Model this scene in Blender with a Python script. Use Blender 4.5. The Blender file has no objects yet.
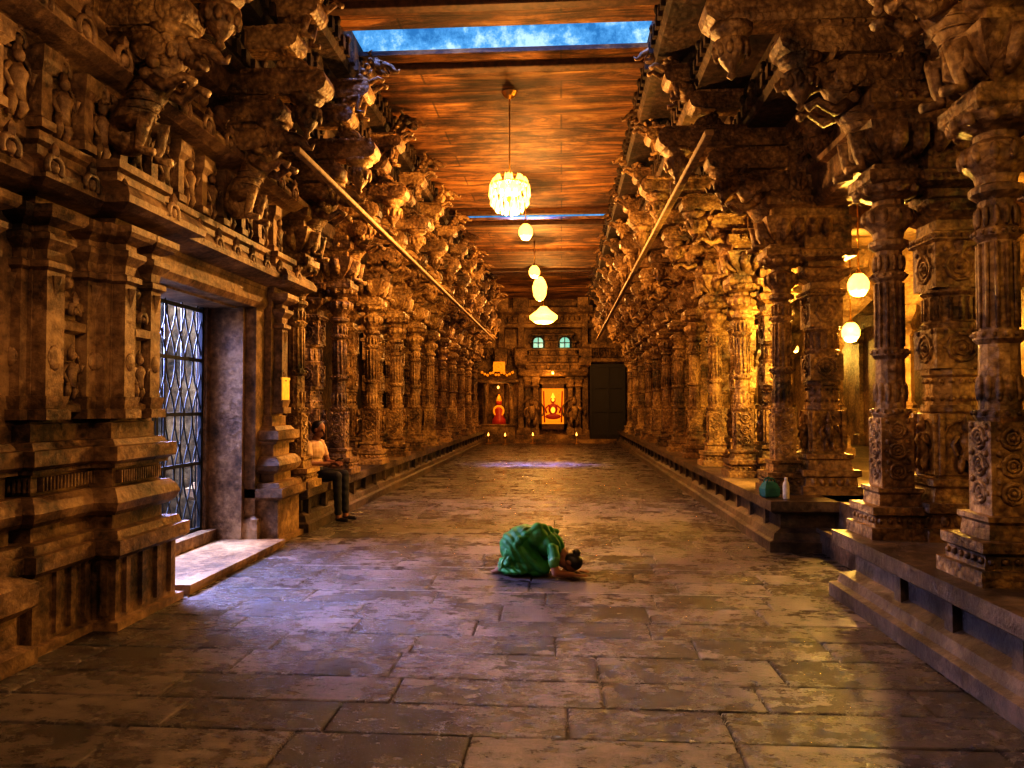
import bpy, math, random
import numpy as np
from mathutils import Matrix, Vector
random.seed(7)
S=bpy.context.scene
R=math.radians
# ------------------------------------------------------------------ mesh builder
class MB:
    def __init__(s):
        s.v=[];s.f=[];s.m=[];s.sm=[];s.M=Matrix.Identity(4);s.mat=0
    def add(s,vs,fs,smooth=False):
        o=len(s.v);M=s.M
        s.v+= [tuple(M@Vector(p)) for p in vs]
        for f in fs:
            s.f.append(tuple(i+o for i in f));s.m.append(s.mat);s.sm.append(smooth)
    def box(s,x0,x1,y0,y1,z0,z1):
        s.rect(x0,x1,y0,y1,[(z0,0),(z1,0)])
    def rect(s,x0,x1,y0,y1,prof):
        vs=[];fs=[]
        for z,o in prof:
            vs+=[(x0-o,y0-o,z),(x1+o,y0-o,z),(x1+o,y1+o,z),(x0-o,y1+o,z)]
        n=len(prof)
        fs.append((3,2,1,0))
        for i in range(n-1):
            for k in range(4):
                a=i*4+k;b=i*4+(k+1)%4
                fs.append((a,b,b+4,a+4))
        e=(n-1)*4
        fs.append((e,e+1,e+2,e+3))
        s.add(vs,fs)
    def lathe(s,cx,cy,prof,n=8,rot=0.0,smooth=False):
        vs=[];fs=[]
        for z,r in prof:
            for k in range(n):
                a=rot+2*math.pi*k/n
                vs.append((cx+r*math.cos(a),cy+r*math.sin(a),z))
        for i in range(len(prof)-1):
            for k in range(n):
                a=i*n+k;b=i*n+(k+1)%n
                fs.append((a,b,b+n,a+n))
        fs.append(tuple(range(n))[::-1]);e=(len(prof)-1)*n
        fs.append(tuple(range(e,e+n)))
        s.add(vs,fs,smooth)
    def ball(s,c,r,n=8,h=5):
        if not hasattr(r,'__len__'): r=(r,r,r)
        vs=[(c[0],c[1],c[2]-r[2])];fs=[]
        for i in range(1,h):
            t=-math.pi/2+math.pi*i/h
            for k in range(n):
                a=2*math.pi*k/n
                vs.append((c[0]+r[0]*math.cos(t)*math.cos(a),c[1]+r[1]*math.cos(t)*math.sin(a),c[2]+r[2]*math.sin(t)))
        vs.append((c[0],c[1],c[2]+r[2]));L=len(vs)-1
        for k in range(n): fs.append((0,1+(k+1)%n,1+k))
        for i in range(h-2):
            for k in range(n):
                a=1+i*n+k;b=1+i*n+(k+1)%n
                fs.append((a,b,b+n,a+n))
        b0=1+(h-2)*n
        for k in range(n): fs.append((b0+k,b0+(k+1)%n,L))
        s.add(vs,fs,True)
    def tube(s,pts,rad,n=8,closed=False):
        pts=[Vector(p) for p in pts];N=len(pts)
        if not hasattr(rad,'__len__'): rad=[rad]*N
        vs=[];fs=[];prev=None
        for i,p in enumerate(pts):
            if closed: t=pts[(i+1)%N]-pts[i-1]
            else: t=pts[min(i+1,N-1)]-pts[max(i-1,0)]
            t.normalize()
            if prev is None:
                u=t.orthogonal().normalized()
            else:
                u=(prev-t*prev.dot(t))
                u=u.normalized() if u.length>1e-6 else t.orthogonal().normalized()
            prev=u;w=t.cross(u)
            for k in range(n):
                a=2*math.pi*k/n
                vs.append(p+(u*math.cos(a)+w*math.sin(a))*rad[i])
        for i in range(N if closed else N-1):
            for k in range(n):
                a=i*n+k;b=i*n+(k+1)%n;j=((i+1)%N)*n
                fs.append((a,b,j+(k+1)%n,j+k))
        if not closed:
            fs.append(tuple(range(n))[::-1]);e=(N-1)*n;fs.append(tuple(range(e,e+n)))
        s.add(vs,fs,True)
    def ring(s,c,R_,r,axis='x',n=12,m=5,a0=0,a1=2*math.pi):
        full=abs(a1-a0-2*math.pi)<1e-4
        N=n if full else n+1
        P=[]
        for i in range(N):
            a=a0+(a1-a0)*i/n
            u,w=R_*math.cos(a),R_*math.sin(a)
            P.append({'x':(c[0],c[1]+u,c[2]+w),'y':(c[0]+u,c[1],c[2]+w),'z':(c[0]+u,c[1]+w,c[2])}[axis])
        s.tube(P,r,m,closed=full)
    def mesh(s,name,mats):
        me=bpy.data.meshes.new(name)
        me.from_pydata(s.v,[],s.f)
        for m in mats: me.materials.append(m)
        me.polygons.foreach_set('material_index',s.m)
        me.polygons.foreach_set('use_smooth',s.sm)
        me.update();return me
    def obj(s,name,mats,loc=(0,0,0),rz=0,parent=None):
        return place(name,s.mesh(name,mats),loc,rz,parent)
def place(name,me,loc=(0,0,0),rz=0,parent=None,scale=None):
    o=bpy.data.objects.new(name,me);S.collection.objects.link(o)
    o.location=loc;o.rotation_euler=(0,0,rz)
    if scale: o.scale=scale
    if parent: o.parent=parent
    return o
def T(x,y,z): return Matrix.Translation((x,y,z))
def Rz(a): return Matrix.Rotation(a,4,'Z')
def Ry(a): return Matrix.Rotation(a,4,'Y')
def Rx(a): return Matrix.Rotation(a,4,'X')
def Sc(a,b=None,c=None):
    if b is None:b=c=a
    return Matrix.Diagonal((a,b,c,1))
# ------------------------------------------------------------------ materials
def newmat(name):
    m=bpy.data.materials.new(name);m.use_nodes=True
    nt=m.node_tree;b=nt.nodes['Principled BSDF'];return m,nt,b
def N(nt,t,**kw):
    n=nt.nodes.new(t)
    for k,v in kw.items():
        if k in n.inputs.keys(): n.inputs[k].default_value=v
        else: setattr(n,k,v)
    return n
def ramp(nt,fac,stops):
    r=nt.nodes.new('ShaderNodeValToRGB');el=r.color_ramp.elements
    while len(el)<len(stops): el.new(0.5)
    for e,(p,c) in zip(el,stops): e.position=p;e.color=(*c,1)
    nt.links.new(fac,r.inputs[0]);return r
def coords(nt,scale=(1,1,1),rand=True):
    tc=N(nt,'ShaderNodeTexCoord');mp=N(nt,'ShaderNodeMapping');mp.inputs['Scale'].default_value=scale
    if rand:
        oi=N(nt,'ShaderNodeObjectInfo');mu=N(nt,'ShaderNodeVectorMath',operation='SCALE');
        cm=N(nt,'ShaderNodeCombineXYZ')
        for i in range(3): nt.links.new(oi.outputs['Random'],cm.inputs[i])
        nt.links.new(cm.outputs[0],mu.inputs[0]);mu.inputs['Scale'].default_value=37
        ad=N(nt,'ShaderNodeVectorMath',operation='ADD')
        nt.links.new(tc.outputs['Object'],ad.inputs[0]);nt.links.new(mu.outputs[0],ad.inputs[1])
        nt.links.new(ad.outputs[0],mp.inputs[0])
    else: nt.links.new(tc.outputs['Object'],mp.inputs[0])
    return mp.outputs[0]
def stone(name,dark,mid,light,carve=0.5,cs=16,rough=0.7,bs=1.0):
    m,nt,b=newmat(name);L=nt.links.new
    co=coords(nt)
    n1=N(nt,'ShaderNodeTexNoise',Scale=1.5,Detail=7.0,Roughness=0.65);L(co,n1.inputs['Vector'])
    n2=N(nt,'ShaderNodeTexNoise',Scale=14.0,Detail=8.0,Roughness=0.7);L(co,n2.inputs['Vector'])
    mx=N(nt,'ShaderNodeMix',data_type='FLOAT');mx.inputs[0].default_value=0.35
    L(n1.outputs['Fac'],mx.inputs[2]);L(n2.outputs['Fac'],mx.inputs[3])
    r=ramp(nt,mx.outputs[0],[(0.39,dark),(0.49,mid),(0.6,light)])
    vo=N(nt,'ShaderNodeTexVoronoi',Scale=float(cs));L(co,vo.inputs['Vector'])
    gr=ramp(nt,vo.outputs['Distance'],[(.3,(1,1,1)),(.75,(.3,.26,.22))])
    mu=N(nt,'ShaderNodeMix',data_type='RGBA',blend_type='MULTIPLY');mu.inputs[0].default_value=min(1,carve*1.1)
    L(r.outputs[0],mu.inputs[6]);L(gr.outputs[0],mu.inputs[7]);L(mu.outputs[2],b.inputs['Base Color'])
    ad=N(nt,'ShaderNodeMath',operation='MULTIPLY_ADD');L(vo.outputs['Distance'],ad.inputs[0]);ad.inputs[1].default_value=-carve*1.3
    L(n2.outputs['Fac'],ad.inputs[2])
    bp=N(nt,'ShaderNodeBump',Strength=.9,Distance=0.021*bs);L(ad.outputs[0],bp.inputs['Height'])
    L(bp.outputs[0],b.inputs['Normal'])
    b.inputs['Roughness'].default_value=rough
    b.inputs['Specular IOR Level'].default_value=0.5
    return m
def plain(name,c,rough=0.6,metal=0,em=None,es=0,noise=0.0):
    m,nt,b=newmat(name)
    b.inputs['Roughness'].default_value=rough;b.inputs['Metallic'].default_value=metal
    co=coords(nt);n=N(nt,'ShaderNodeTexNoise',Scale=14.0,Detail=5.0);nt.links.new(co,n.inputs['Vector'])
    k=0.18+noise
    r=ramp(nt,n.outputs['Fac'],[(0.3,tuple(x*(1-k) for x in c)),(0.7,tuple(min(1,x*(1+k)) for x in c))])
    nt.links.new(r.outputs[0],b.inputs['Base Color'])
    if em: b.inputs['Emission Color'].default_value=(*em,1);b.inputs['Emission Strength'].default_value=es
    return m
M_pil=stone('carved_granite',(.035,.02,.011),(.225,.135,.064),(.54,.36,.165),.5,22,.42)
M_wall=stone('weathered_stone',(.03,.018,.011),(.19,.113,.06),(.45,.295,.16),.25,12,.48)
M_dark=stone('dark_stone',(.013,.008,.006),(.05,.03,.018),(.14,.085,.045),.5,12)  # much darker stone tone for corbel courses and left aisle
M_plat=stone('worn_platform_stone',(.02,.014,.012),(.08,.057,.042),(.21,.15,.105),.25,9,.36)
# floor
def floor_mat():
    m,nt,b=newmat('worn_slab_floor');L=nt.links.new
    co=coords(nt,rand=False)
    ge=N(nt,'ShaderNodeNewGeometry')
    pr=ramp(nt,ge.outputs['Random Per Island'],[(0,(.42,.39,.38)),(.5,(.75,.72,.74)),(1,(1,.98,1))])
    of=N(nt,'ShaderNodeVectorMath',operation='SCALE');cm=N(nt,'ShaderNodeCombineXYZ')
    L(ge.outputs['Random Per Island'],cm.inputs[0]);L(ge.outputs['Random Per Island'],cm.inputs[2]);L(cm.outputs[0],of.inputs[0]);of.inputs['Scale'].default_value=23
    av=N(nt,'ShaderNodeVectorMath',operation='ADD');L(co,av.inputs[0]);L(of.outputs[0],av.inputs[1])
    n1=N(nt,'ShaderNodeTexNoise',Scale=1.4,Detail=6.0,Roughness=.65);L(av.outputs[0],n1.inputs['Vector'])
    mp=N(nt,'ShaderNodeMapping');mp.inputs['Scale'].default_value=(7,12,7);L(av.outputs[0],mp.inputs[0])
    n2=N(nt,'ShaderNodeTexNoise',Scale=1.0,Detail=9.0,Roughness=.75);L(mp.outputs[0],n2.inputs['Vector'])
    mx=N(nt,'ShaderNodeMix',data_type='FLOAT');mx.inputs[0].default_value=.55
    L(n1.outputs['Fac'],mx.inputs[2]);L(n2.outputs['Fac'],mx.inputs[3])
    r=ramp(nt,mx.outputs[0],[(.40,(.008,.0065,.007)),(.5,(.062,.048,.050)),(.60,(.23,.188,.19))])
    mul=N(nt,'ShaderNodeMix',data_type='RGBA',blend_type='MULTIPLY');mul.inputs[0].default_value=1
    L(r.outputs[0],mul.inputs[6]);L(pr.outputs[0],mul.inputs[7]);L(mul.outputs[2],b.inputs['Base Color'])
    rr=N(nt,'ShaderNodeMapRange');rr.inputs['From Min'].default_value=.38;rr.inputs['From Max'].default_value=.62
    rr.inputs['To Min'].default_value=.17;rr.inputs['To Max'].default_value=.38;L(mx.outputs[0],rr.inputs[0]);L(rr.outputs[0],b.inputs['Roughness'])
    n3=N(nt,'ShaderNodeTexNoise',Scale=30.0,Detail=5.0,Roughness=.7);L(co,n3.inputs['Vector'])
    h2=N(nt,'ShaderNodeMath',operation='MULTIPLY_ADD');L(n3.outputs['Fac'],h2.inputs[0]);h2.inputs[1].default_value=.5;L(n2.outputs['Fac'],h2.inputs[2])
    bp=N(nt,'ShaderNodeBump',Strength=1.0,Distance=.030);L(h2.outputs[0],bp.inputs['Height']);L(bp.outputs[0],b.inputs['Normal'])
    b.inputs['Specular IOR Level'].default_value=1.0
    return m
M_floor=floor_mat()
def ceil_mat():
    m,nt,b=newmat('painted_plank_ceiling');L=nt.links.new
    co=coords(nt,(.6,3.4,1),False)
    n1=N(nt,'ShaderNodeTexNoise',Scale=1.1,Detail=10.0,Roughness=.75,Distortion=1.0);L(co,n1.inputs['Vector'])
    r=ramp(nt,n1.outputs['Fac'],[(.38,(.035,.014,.006)),(.46,(.13,.055,.016)),(.55,(.36,.165,.04)),(.66,(.55,.33,.12))])
    co2=coords(nt,(1,1,1),False)
    ns=N(nt,'ShaderNodeTexNoise',Scale=1.0,Detail=5.0,Roughness=.7);L(co2,ns.inputs['Vector'])
    rs=ramp(nt,ns.outputs['Fac'],[(.40,(.35,.3,.25)),(.52,(1,1,1))])
    br=N(nt,'ShaderNodeTexBrick',offset=.5);br.inputs['Scale'].default_value=1.0;br.inputs['Brick Width'].default_value=3.9;br.inputs['Row Height'].default_value=.62
    br.inputs['Mortar Size'].default_value=.016;br.inputs['Color1'].default_value=(.6,.6,.6,1);br.inputs['Color2'].default_value=(1,1,1,1);br.inputs['Mortar'].default_value=(.1,.1,.1,1)
    L(co2,br.inputs['Vector'])
    mul=N(nt,'ShaderNodeMix',data_type='RGBA',blend_type='MULTIPLY');mul.inputs[0].default_value=.7
    L(r.outputs[0],mul.inputs[6]);L(br.outputs['Color'],mul.inputs[7])
    mul2=N(nt,'ShaderNodeMix',data_type='RGBA',blend_type='MULTIPLY');mul2.inputs[0].default_value=.9
    L(mul.outputs[2],mul2.inputs[6]);L(rs.outputs[0],mul2.inputs[7]);L(mul2.outputs[2],b.inputs['Base Color'])
    bp=N(nt,'ShaderNodeBump',Strength=.9,Distance=.05);L(n1.outputs['Fac'],bp.inputs['Height']);L(bp.outputs[0],b.inputs['Normal'])
    b.inputs['Roughness'].default_value=.7
    return m
M_ceil=ceil_mat()
M_beam=plain('aged_timber',(.09,.045,.02),.7,noise=.3)
M_rail=plain('painted_timber_rail',(.24,.15,.07),.6,noise=.3)
M_iron=plain('wrought_iron',(.04,.045,.055),.5,.6)
M_lamp=plain('glowing_glass',(1,.8,.4),.3,em=(1,.50,.09),es=2.8)
M_lampw=plain('bright_crystal',(1,.9,.6),.2,em=(1,.58,.14),es=2.0)
M_brass=plain('brass',(.6,.38,.12),.3,1)
M_gold=plain('glowing_gilded_paint',(.35,.10,.01),.5,em=(1,.30,.01),es=.6,noise=.2)  # glow added to the paint so gilded shrine parts look brighter lit
M_red=plain('glowing_vermilion_paint',(.25,.02,.01),.5,em=(.8,.05,.01),es=.1)  # slight glow put into the red paint, no lamp behind it
M_teal=plain('teal_glass',(.02,.2,.2),.3,em=(.02,.5,.5),es=.6)
M_line=plain('worn_white_paint',(.25,.23,.22),.5,noise=.5)
M_paper=plain('yellow_paper',(.8,.6,.15),.7)
M_skin=plain('brown_skin',(.24,.11,.06),.5)
M_hair=plain('dark_hair',(.015,.011,.01),.45)
M_green=plain('green_sari_cloth',(.025,.17,.03),.6,noise=.2)
M_gtrim=plain('sari_border',(.08,.20,.04),.45)
M_shirt=plain('cream_shirt_cloth',(.5,.33,.2),.8)
M_trous=plain('dark_trouser_cloth',(.02,.018,.024),.8)
M_eye=plain('eye',(.02,.015,.015),.2)
M_bag=plain('teal_bag_cloth',(.03,.16,.16),.8)
M_white=plain('white_plastic',(.6,.57,.5),.4)
M_phone=plain('black_phone',(.01,.01,.012),.2)
# ------------------------------------------------------------------ sculptural pieces
def yali(mb,M0):
    """rearing lion-beast bracket, ~1.15 high, facing +x"""
    old=mb.M;mb.M=old@M0
    mb.tube([(-.05,0,.12),(.0,0,.3),(.1,0,.5),(.2,0,.68),(.27,0,.82),(.36,0,.93)],[.13,.165,.13,.15,.13,.10],10)
    mb.ball((-.02,0,.22),(.17,.17,.2),10,6)
    for s in(-1,1):
        mb.tube([(0,s*.1,.25),(.2,s*.13,.3),(.16,s*.13,.12),(.14,s*.13,.03),(.27,s*.13,.0)],[.10,.075,.045,.04,.04],7)
        mb.tube([(.2,s*.1,.68),(.36,s*.13,.58),(.5,s*.12,.68),(.58,s*.1,.62)],[.075,.055,.04,.045],7)
        mb.ball((.53,s*.075,1.02),.035,6,4)
        mb.tube([(.38,s*.08,1.08),(.34,s*.13,1.18),(.40,s*.14,1.22)],[.04,.03,.01],6)
        mb.tube([(.62,s*.04,.90),(.66,s*.04,.84)],[.02,.005],5)
        for k in range(4):
            mb.ball((.36-.05*k,s*(.12+.01*k),1.02-.11*k),.062,6,4)
    mb.ball((.44,0,.98),(.14,.12,.13),10,6)
    mb.tube([(.48,0,.99),(.6,0,.98),(.68,0,.95),(.73,0,.88),(.79,0,.86),(.82,0,.92)],[.1,.085,.06,.045,.03,.012],8)
    mb.tube([(.46,0,.9),(.56,0,.83),(.63,0,.80)],[.07,.055,.03],7)
    for k in range(5):
        mb.ball((.42-.075*k,0,1.1-.09*k*(.6+.2*k)),.06,6,4)
    for k in range(7):
        mb.ring((.03+.035*k,0,.34+.075*k),.145,.012,'z',10,4)
    mb.tube([(-.1,0,.2),(-.24,0,.3),(-.26,0,.5),(-.16,0,.6),(-.12,0,.5)],[.04,.035,.03,.03,.04],6)
    mb.M=old
def pendant(mb,x,y,z):
    mb.lathe(x,y,[(z-.44,.005),(z-.41,.04),(z-.37,.025),(z-.33,.06),(z-.24,.12),(z-.16,.15),(z-.13,.155),(z-.12,.10),(z-.08,.11),(z-.05,.17),(z,.18)],12,0,True)
    for k in range(10):
        a=k*2*math.pi/10
        mb.ball((x+.13*math.cos(a),y+.13*math.sin(a),z-.2),(.035,.035,.07),5,4)
def figure(mb,M0,h=.4):
    """small standing relief deity facing +x"""
    old=mb.M;mb.M=old@M0@Sc(h/.4)
    mb.ball((.04,0,.34),(.035,.035,.042),7,5);mb.lathe(.035,0,[(.36,.03),(.39,.022),(.43,.004)],6)
    mb.tube([(.02,0,.10),(.03,.01,.18),(.03,0,.24),(.03,0,.29)],[.055,.04,.06,.03],7)
    for s in(-1,1):
        mb.tube([(.02,s*.03,.12),(.04,s*.045,.06),(.02,s*.035,0)],[.035,.028,.022],6)
        mb.tube([(.03,s*.06,.27),(.04,s*.11,.21),(.07,s*.09,.27 if s>0 else .13)],[.022,.018,.014],5)
    mb.ring((.0,0,.22),.17,.014,'x',10,4,-.5,math.pi+.5)
    mb.M=old
def kudu(mb,x,y,z,r=.09):
    mb.ring((x,y,z),r,.022,'x',9,5,-.6,math.pi+.6)
    mb.ball((x,y,z),(.03,r*.6,r*.6),6,4)
    mb.lathe(x,y,[(z+r,.03),(z+r+.04,.035),(z+r+.09,.005)],5)
def scroll(mb,face,w,z0,z1):
    """raised vine of rings on a vertical face: face=(x,y,axis)"""
    x,y,ax=face;n=max(1,int((z1-z0)/(w*.8)));st=(z1-z0)/n
    for i in range(n):
        z=z0+st*(i+.5);mb.ring((x,y,z),st*.38,.018,ax,9,4)
        mb.ring((x,y,z),st*.22,.012,ax,7,4)
        mb.ball((x,y,z),st*.11,5,4)
        for s in(-1,1):
            mb.ball((x+(s*w*.38 if ax=='y' else 0),y+(s*w*.38 if ax=='x' else 0),z+st*.45),.024,5,3)
            mb.ball((x+(s*w*.42 if ax=='y' else 0),y+(s*w*.42 if ax=='x' else 0),z),.018,5,3)
def beads(mb,cx,cy,z,r,n,br):
    for k in range(n):
        a=2*math.pi*k/n;mb.ball((cx+r*math.cos(a),cy+r*math.sin(a),z),br,5,4)
def sqbeads(mb,cx,cy,h,z,n,br):
    for k in range(n):
        t=-h+2*h*(k+.5)/n
        for (x,y) in((cx+h,cy+t),(cx-h,cy+t),(cx+t,cy+h),(cx+t,cy-h)): mb.ball((x,y,z),br,5,3)
def pillar_mesh(ext):
    mb=MB();cx=-.47;h=.19
    mb.rect(cx-h,cx+h,-h,h,[(0,.15),(.1,.15),(.101,.11),(.2,.10),(.22,.14),(.29,.14),(.291,.07),(.40,.05),(.42,.08),(.47,.08),(.471,0),(.98,0),(.985,-.02)])
    for k in range(4):
        old=mb.M;mb.M=T(cx,0,0)@Rz(k*math.pi/2)
        mb.box(h-.01,h+.03,-h,-h+.035,.5,.98);mb.box(h-.01,h+.03,h-.035,h,.5,.98)
        figure(mb,T(h,0,.52)@Sc(1,.9,1),.42)
        mb.box(h-.01,h+.02,-h+.02,h-.02,.5,.525)
        for q in range(5): mb.ball((h+.1,-.2+q*.1,.15),(.03,.045,.05),6,4)
        mb.M=old
    for ax,s in(('x',1),('x',-1),('y',1),('y',-1)):
        f=(cx+s*h,0,'x') if ax=='x' else (cx,s*h,'y')
        scroll(mb,f,.3,1.36,1.65);scroll(mb,f,.3,2.0,2.3)
    mb.lathe(cx,0,[(.98,.2),(1.0,.215),(1.05,.215),(1.051,.185),(1.27,.185),(1.29,.215),(1.33,.215),(1.34,.2)],8,math.pi/8)
    beads(mb,cx,0,1.1,.185,16,.02);beads(mb,cx,0,1.24,.185,16,.02)
    mb.rect(cx-h,cx+h,-h,h,[(1.34,0),(1.66,0)])
    mb.lathe(cx,0,[(1.66,.2),(1.7,.21),(1.72,.185),(1.92,.185),(1.95,.21),(1.98,.2)],16,0)
    for k in range(16):
        a=2*math.pi*k/16;x,y=cx+.185*math.cos(a),.185*math.sin(a);mb.tube([(x,y,1.73),(x,y,1.91)],.016,4)
    mb.rect(cx-h,cx+h,-h,h,[(1.98,0),(2.34,0),(2.36,.03),(2.42,.03),(2.44,-.02),(2.52,-.02),(2.58,.06),(2.66,.09),(2.7,.02),(2.76,.02),(2.8,.12),(2.88,.14),(2.9,.08),(3.1,.08),(3.2,.13),(3.25,.13),(3.28,.06),(3.6,.06)])
    sqbeads(mb,cx,0,h+.03,2.39,9,.02);sqbeads(mb,cx,0,h+.12,2.84,9,.026)
    for k in range(4):
        mb.M=T(cx,0,0)@Rz(k*math.pi/2)
        mb.lathe(h,0,[(2.34,.06),(2.26,.03),(2.2,.005)][::-1],5)
        for q in(-.12,.12): mb.ball((h+.06,q,2.62),.04,6,4)
    mb.M=Matrix.Identity(4)
    q=.125
    mb.rect(-q,q,-q,q,[(0,.14),(.09,.14),(.091,.10),(.17,.09),(.19,.12),(.25,.12),(.251,.04),(.34,.03),(.36,.05),(.39,.05),(.391,0),(.95,0)])
    for s in(-1,1):
        scroll(mb,(s*q if s>0 else -q,0,'x'),.2,.44,.93);scroll(mb,(0,s*q,'y'),.2,.44,.93)
    sqbeads(mb,0,0,q+.1,.14,6,.022)
    mb.lathe(0,0,[(.95,.13),(.98,.145),(1.02,.145),(1.021,.115),(1.42,.11),(1.45,.14),(1.5,.14),(1.501,.105),(2.05,.10),(2.08,.13),(2.12,.13),(2.14,.10),(2.3,.10),(2.34,.15),(2.38,.15),(2.4,.11),(2.45,.12),(2.52,.18),(2.58,.20),(2.63,.18),(2.67,.12),(2.71,.12),(2.76,.24),(2.81,.27)],12,0)
    beads(mb,0,0,1.475,.14,14,.016);beads(mb,0,0,2.1,.13,14,.016);beads(mb,0,0,1.0,.145,14,.016)
    for k in range(12):
        a=k*math.pi/6;x,y=.103*math.cos(a),.103*math.sin(a)
        mb.tube([(x,y,1.52),(x,y,2.04)],.014,4)
        mb.ball((x*1.05,y*1.05,1.15),(.025,.025,.09),5,4);mb.ball((x*1.05,y*1.05,2.2),(.02,.02,.07),5,4)
        mb.ball((.235*math.cos(a),.235*math.sin(a),2.78),(.04,.04,.05),5,4)
        mb.ball((.185*math.cos(a),.185*math.sin(a),2.57),(.03,.03,.06),5,4)
    mb.rect(-.17,.17,-.17,.17,[(2.81,.03),(2.84,.06),(2.92,.06),(2.921,0),(2.98,0)])
    mb.rect(-.55,.08,-.16,.16,[(2.96,0),(3.02,.05),(3.1,.12),(3.2,.16),(3.28,.18),(3.281,.10),(3.38,.10),(3.42,.17),(3.52,.18),(3.521,.10),(3.62,.10)])
    for s in(-1,1):
        for i in range(4):
            mb.tube([(-.45+i*.16,s*.2,3.02),(-.45+i*.16,s*.31,3.12),(-.45+i*.16,s*.34,3.25)],[.03,.07,.05],6)
        for i in range(7): mb.ball((-.6+i*.11,s*.34,3.47),.035,5,4)
    for i in range(3):
        mb.tube([(.12,-.14+i*.14,3.0),(.24,-.14+i*.14,3.1),(.27,-.14+i*.14,3.25)],[.03,.07,.05],6)
    upper(mb,ext)
    return mb
def upper(mb,ext):
    for z0,z1,x1,w in((3.62,3.86,.34,.17),(3.92,4.16,ext*.62,.15),(4.2,4.44,ext+.12,.14),(4.66,4.88,ext*.8,.15),(4.98,5.2,ext+.05,.16)):
        mb.rect(-.66,x1,-w,w,[(z0,-.02),(z0+.05,0),(z1-.05,0),(z1-.03,.035),(z1,.035)])
        mb.M=T(x1,0,(z0+z1)/2)@Rx(math.pi/2)
        mb.lathe(0,0,[(-w-.02,.05),(-w-.01,(z1-z0)*.52),(w+.01,(z1-z0)*.52),(w+.02,.05)],10,0,False)
        mb.M=Matrix.Identity(4)
        for s in(-1,1):
            n=int((x1+.3)/.09)
            for i in range(n): mb.ball((-.3+i*.09,s*(w+.03),z1-.02),.022,5,3)
    mb.rect(-.62,-.05,-.22,.22,[(3.6,0),(4.2,0),(4.22,.06),(4.3,.06),(4.32,0),(5.6,0)])
    pendant(mb,ext,0,4.2)
    pendant(mb,ext*.55,0,3.92)
    yali(mb,T(.12,0,2.94)@Sc(.95,1,.85))
    yali(mb,T(ext*.45,0,3.95)@Sc(.62))
    yali(mb,T(ext-.12,0,4.78)@Sc(.78,.9,.66))
    for s in(-1,1):
        yali(mb,T(-.2,s*.2,3.6)@Rz(s*math.pi/2)@Sc(.55))
        yali(mb,T(-.1,s*.24,4.45)@Rz(s*math.pi/3)@Sc(.7))
        mb.rect(-.5,-.05,min(s*.2,s*.75),max(s*.2,s*.75),[(4.2,-.03),(4.24,0),(4.38,0),(4.4,.03),(4.44,.03)])
        pendant(mb,-.25,s*.62,4.2)
LX=-3.42;RX=2.67;PZ=.55
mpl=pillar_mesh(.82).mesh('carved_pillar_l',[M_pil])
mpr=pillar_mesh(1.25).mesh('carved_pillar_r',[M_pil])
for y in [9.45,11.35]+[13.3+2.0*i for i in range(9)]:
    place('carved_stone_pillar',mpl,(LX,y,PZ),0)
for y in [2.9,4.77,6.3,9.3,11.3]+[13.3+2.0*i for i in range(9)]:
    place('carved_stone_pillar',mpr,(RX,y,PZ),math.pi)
mb=MB();mb.rect(-.2,.2,-.2,.2,[(0,.12),(.15,.12),(.2,.05),(.4,.05),(.45,0),(1.0,0)])
mb.lathe(0,0,[(1,.2),(1.05,.23),(1.1,.19),(2.2,.18),(2.3,.24),(2.4,.19),(2.6,.3),(2.7,.32)],8,math.pi/8)
mb.rect(-.25,.25,-.25,.25,[(2.7,.0),(2.85,.05),(3.0,.2),(3.2,.35),(3.65,.35)])
for s in(-1,1): scroll(mb,(s*.2,0,'x'),.3,.5,.95);scroll(mb,(0,s*.2,'y'),.3,.5,.95)
ma=mb.mesh('aisle_pillar',[M_wall])
for y in [4.5,7.5,10.2,13,16.2,19.5,23,26.5]: place('aisle_stone_pillar',ma,(5.7,y,PZ))
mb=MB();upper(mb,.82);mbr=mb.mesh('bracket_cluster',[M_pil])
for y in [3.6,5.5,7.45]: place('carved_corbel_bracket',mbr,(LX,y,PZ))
# ------------------------------------------------------------------ shell
# floor: individually laid slabs on a bed
mb=MB();mb.box(-5,7.9,-6,33,-.2,-.025)
rs=random.Random(11);y=-6.0
while y<32.2:
    d=rs.uniform(.36,.47);x=-3.9+rs.uniform(-.5,0)
    while x<3.2:
        w=rs.uniform(.75,1.3)
        g=.005;hz=rs.uniform(-.0035,.0);tx,ty=rs.uniform(-.003,.003),rs.uniform(-.003,.003)
        mb.M=T(x+w/2,y+d/2,hz)@Rx(tx)@Ry(ty)@Rz(rs.uniform(-.004,.004))
        mb.rect(-w/2+g,w/2-g,-d/2+g,d/2-g,[(-.05,0),(-.010,0),(-.003,-.005),(0,-.013)])
        x+=w
    y+=d
mb.M=Matrix.Identity(4)
mb.obj('floor',[M_floor])
mb=MB()
for a,b_ in((-6,8.95),(9.62,18.05),(18.45,25.6),(25.9,33.2)):
    mb.box(-2.75,1.2,a,b_,6.2,6.26)
mb.obj('ceiling',[M_ceil])
mb=MB()
for a in(8.3,9.9,17.6,18.7,25.2,26.1,22):
    mb.rect(-2.7,1.15,a,a+.14,[(6.12,0),(6.13,.015),(6.2,.015)])
mb.obj('ceiling_beams',[M_beam])
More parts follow.
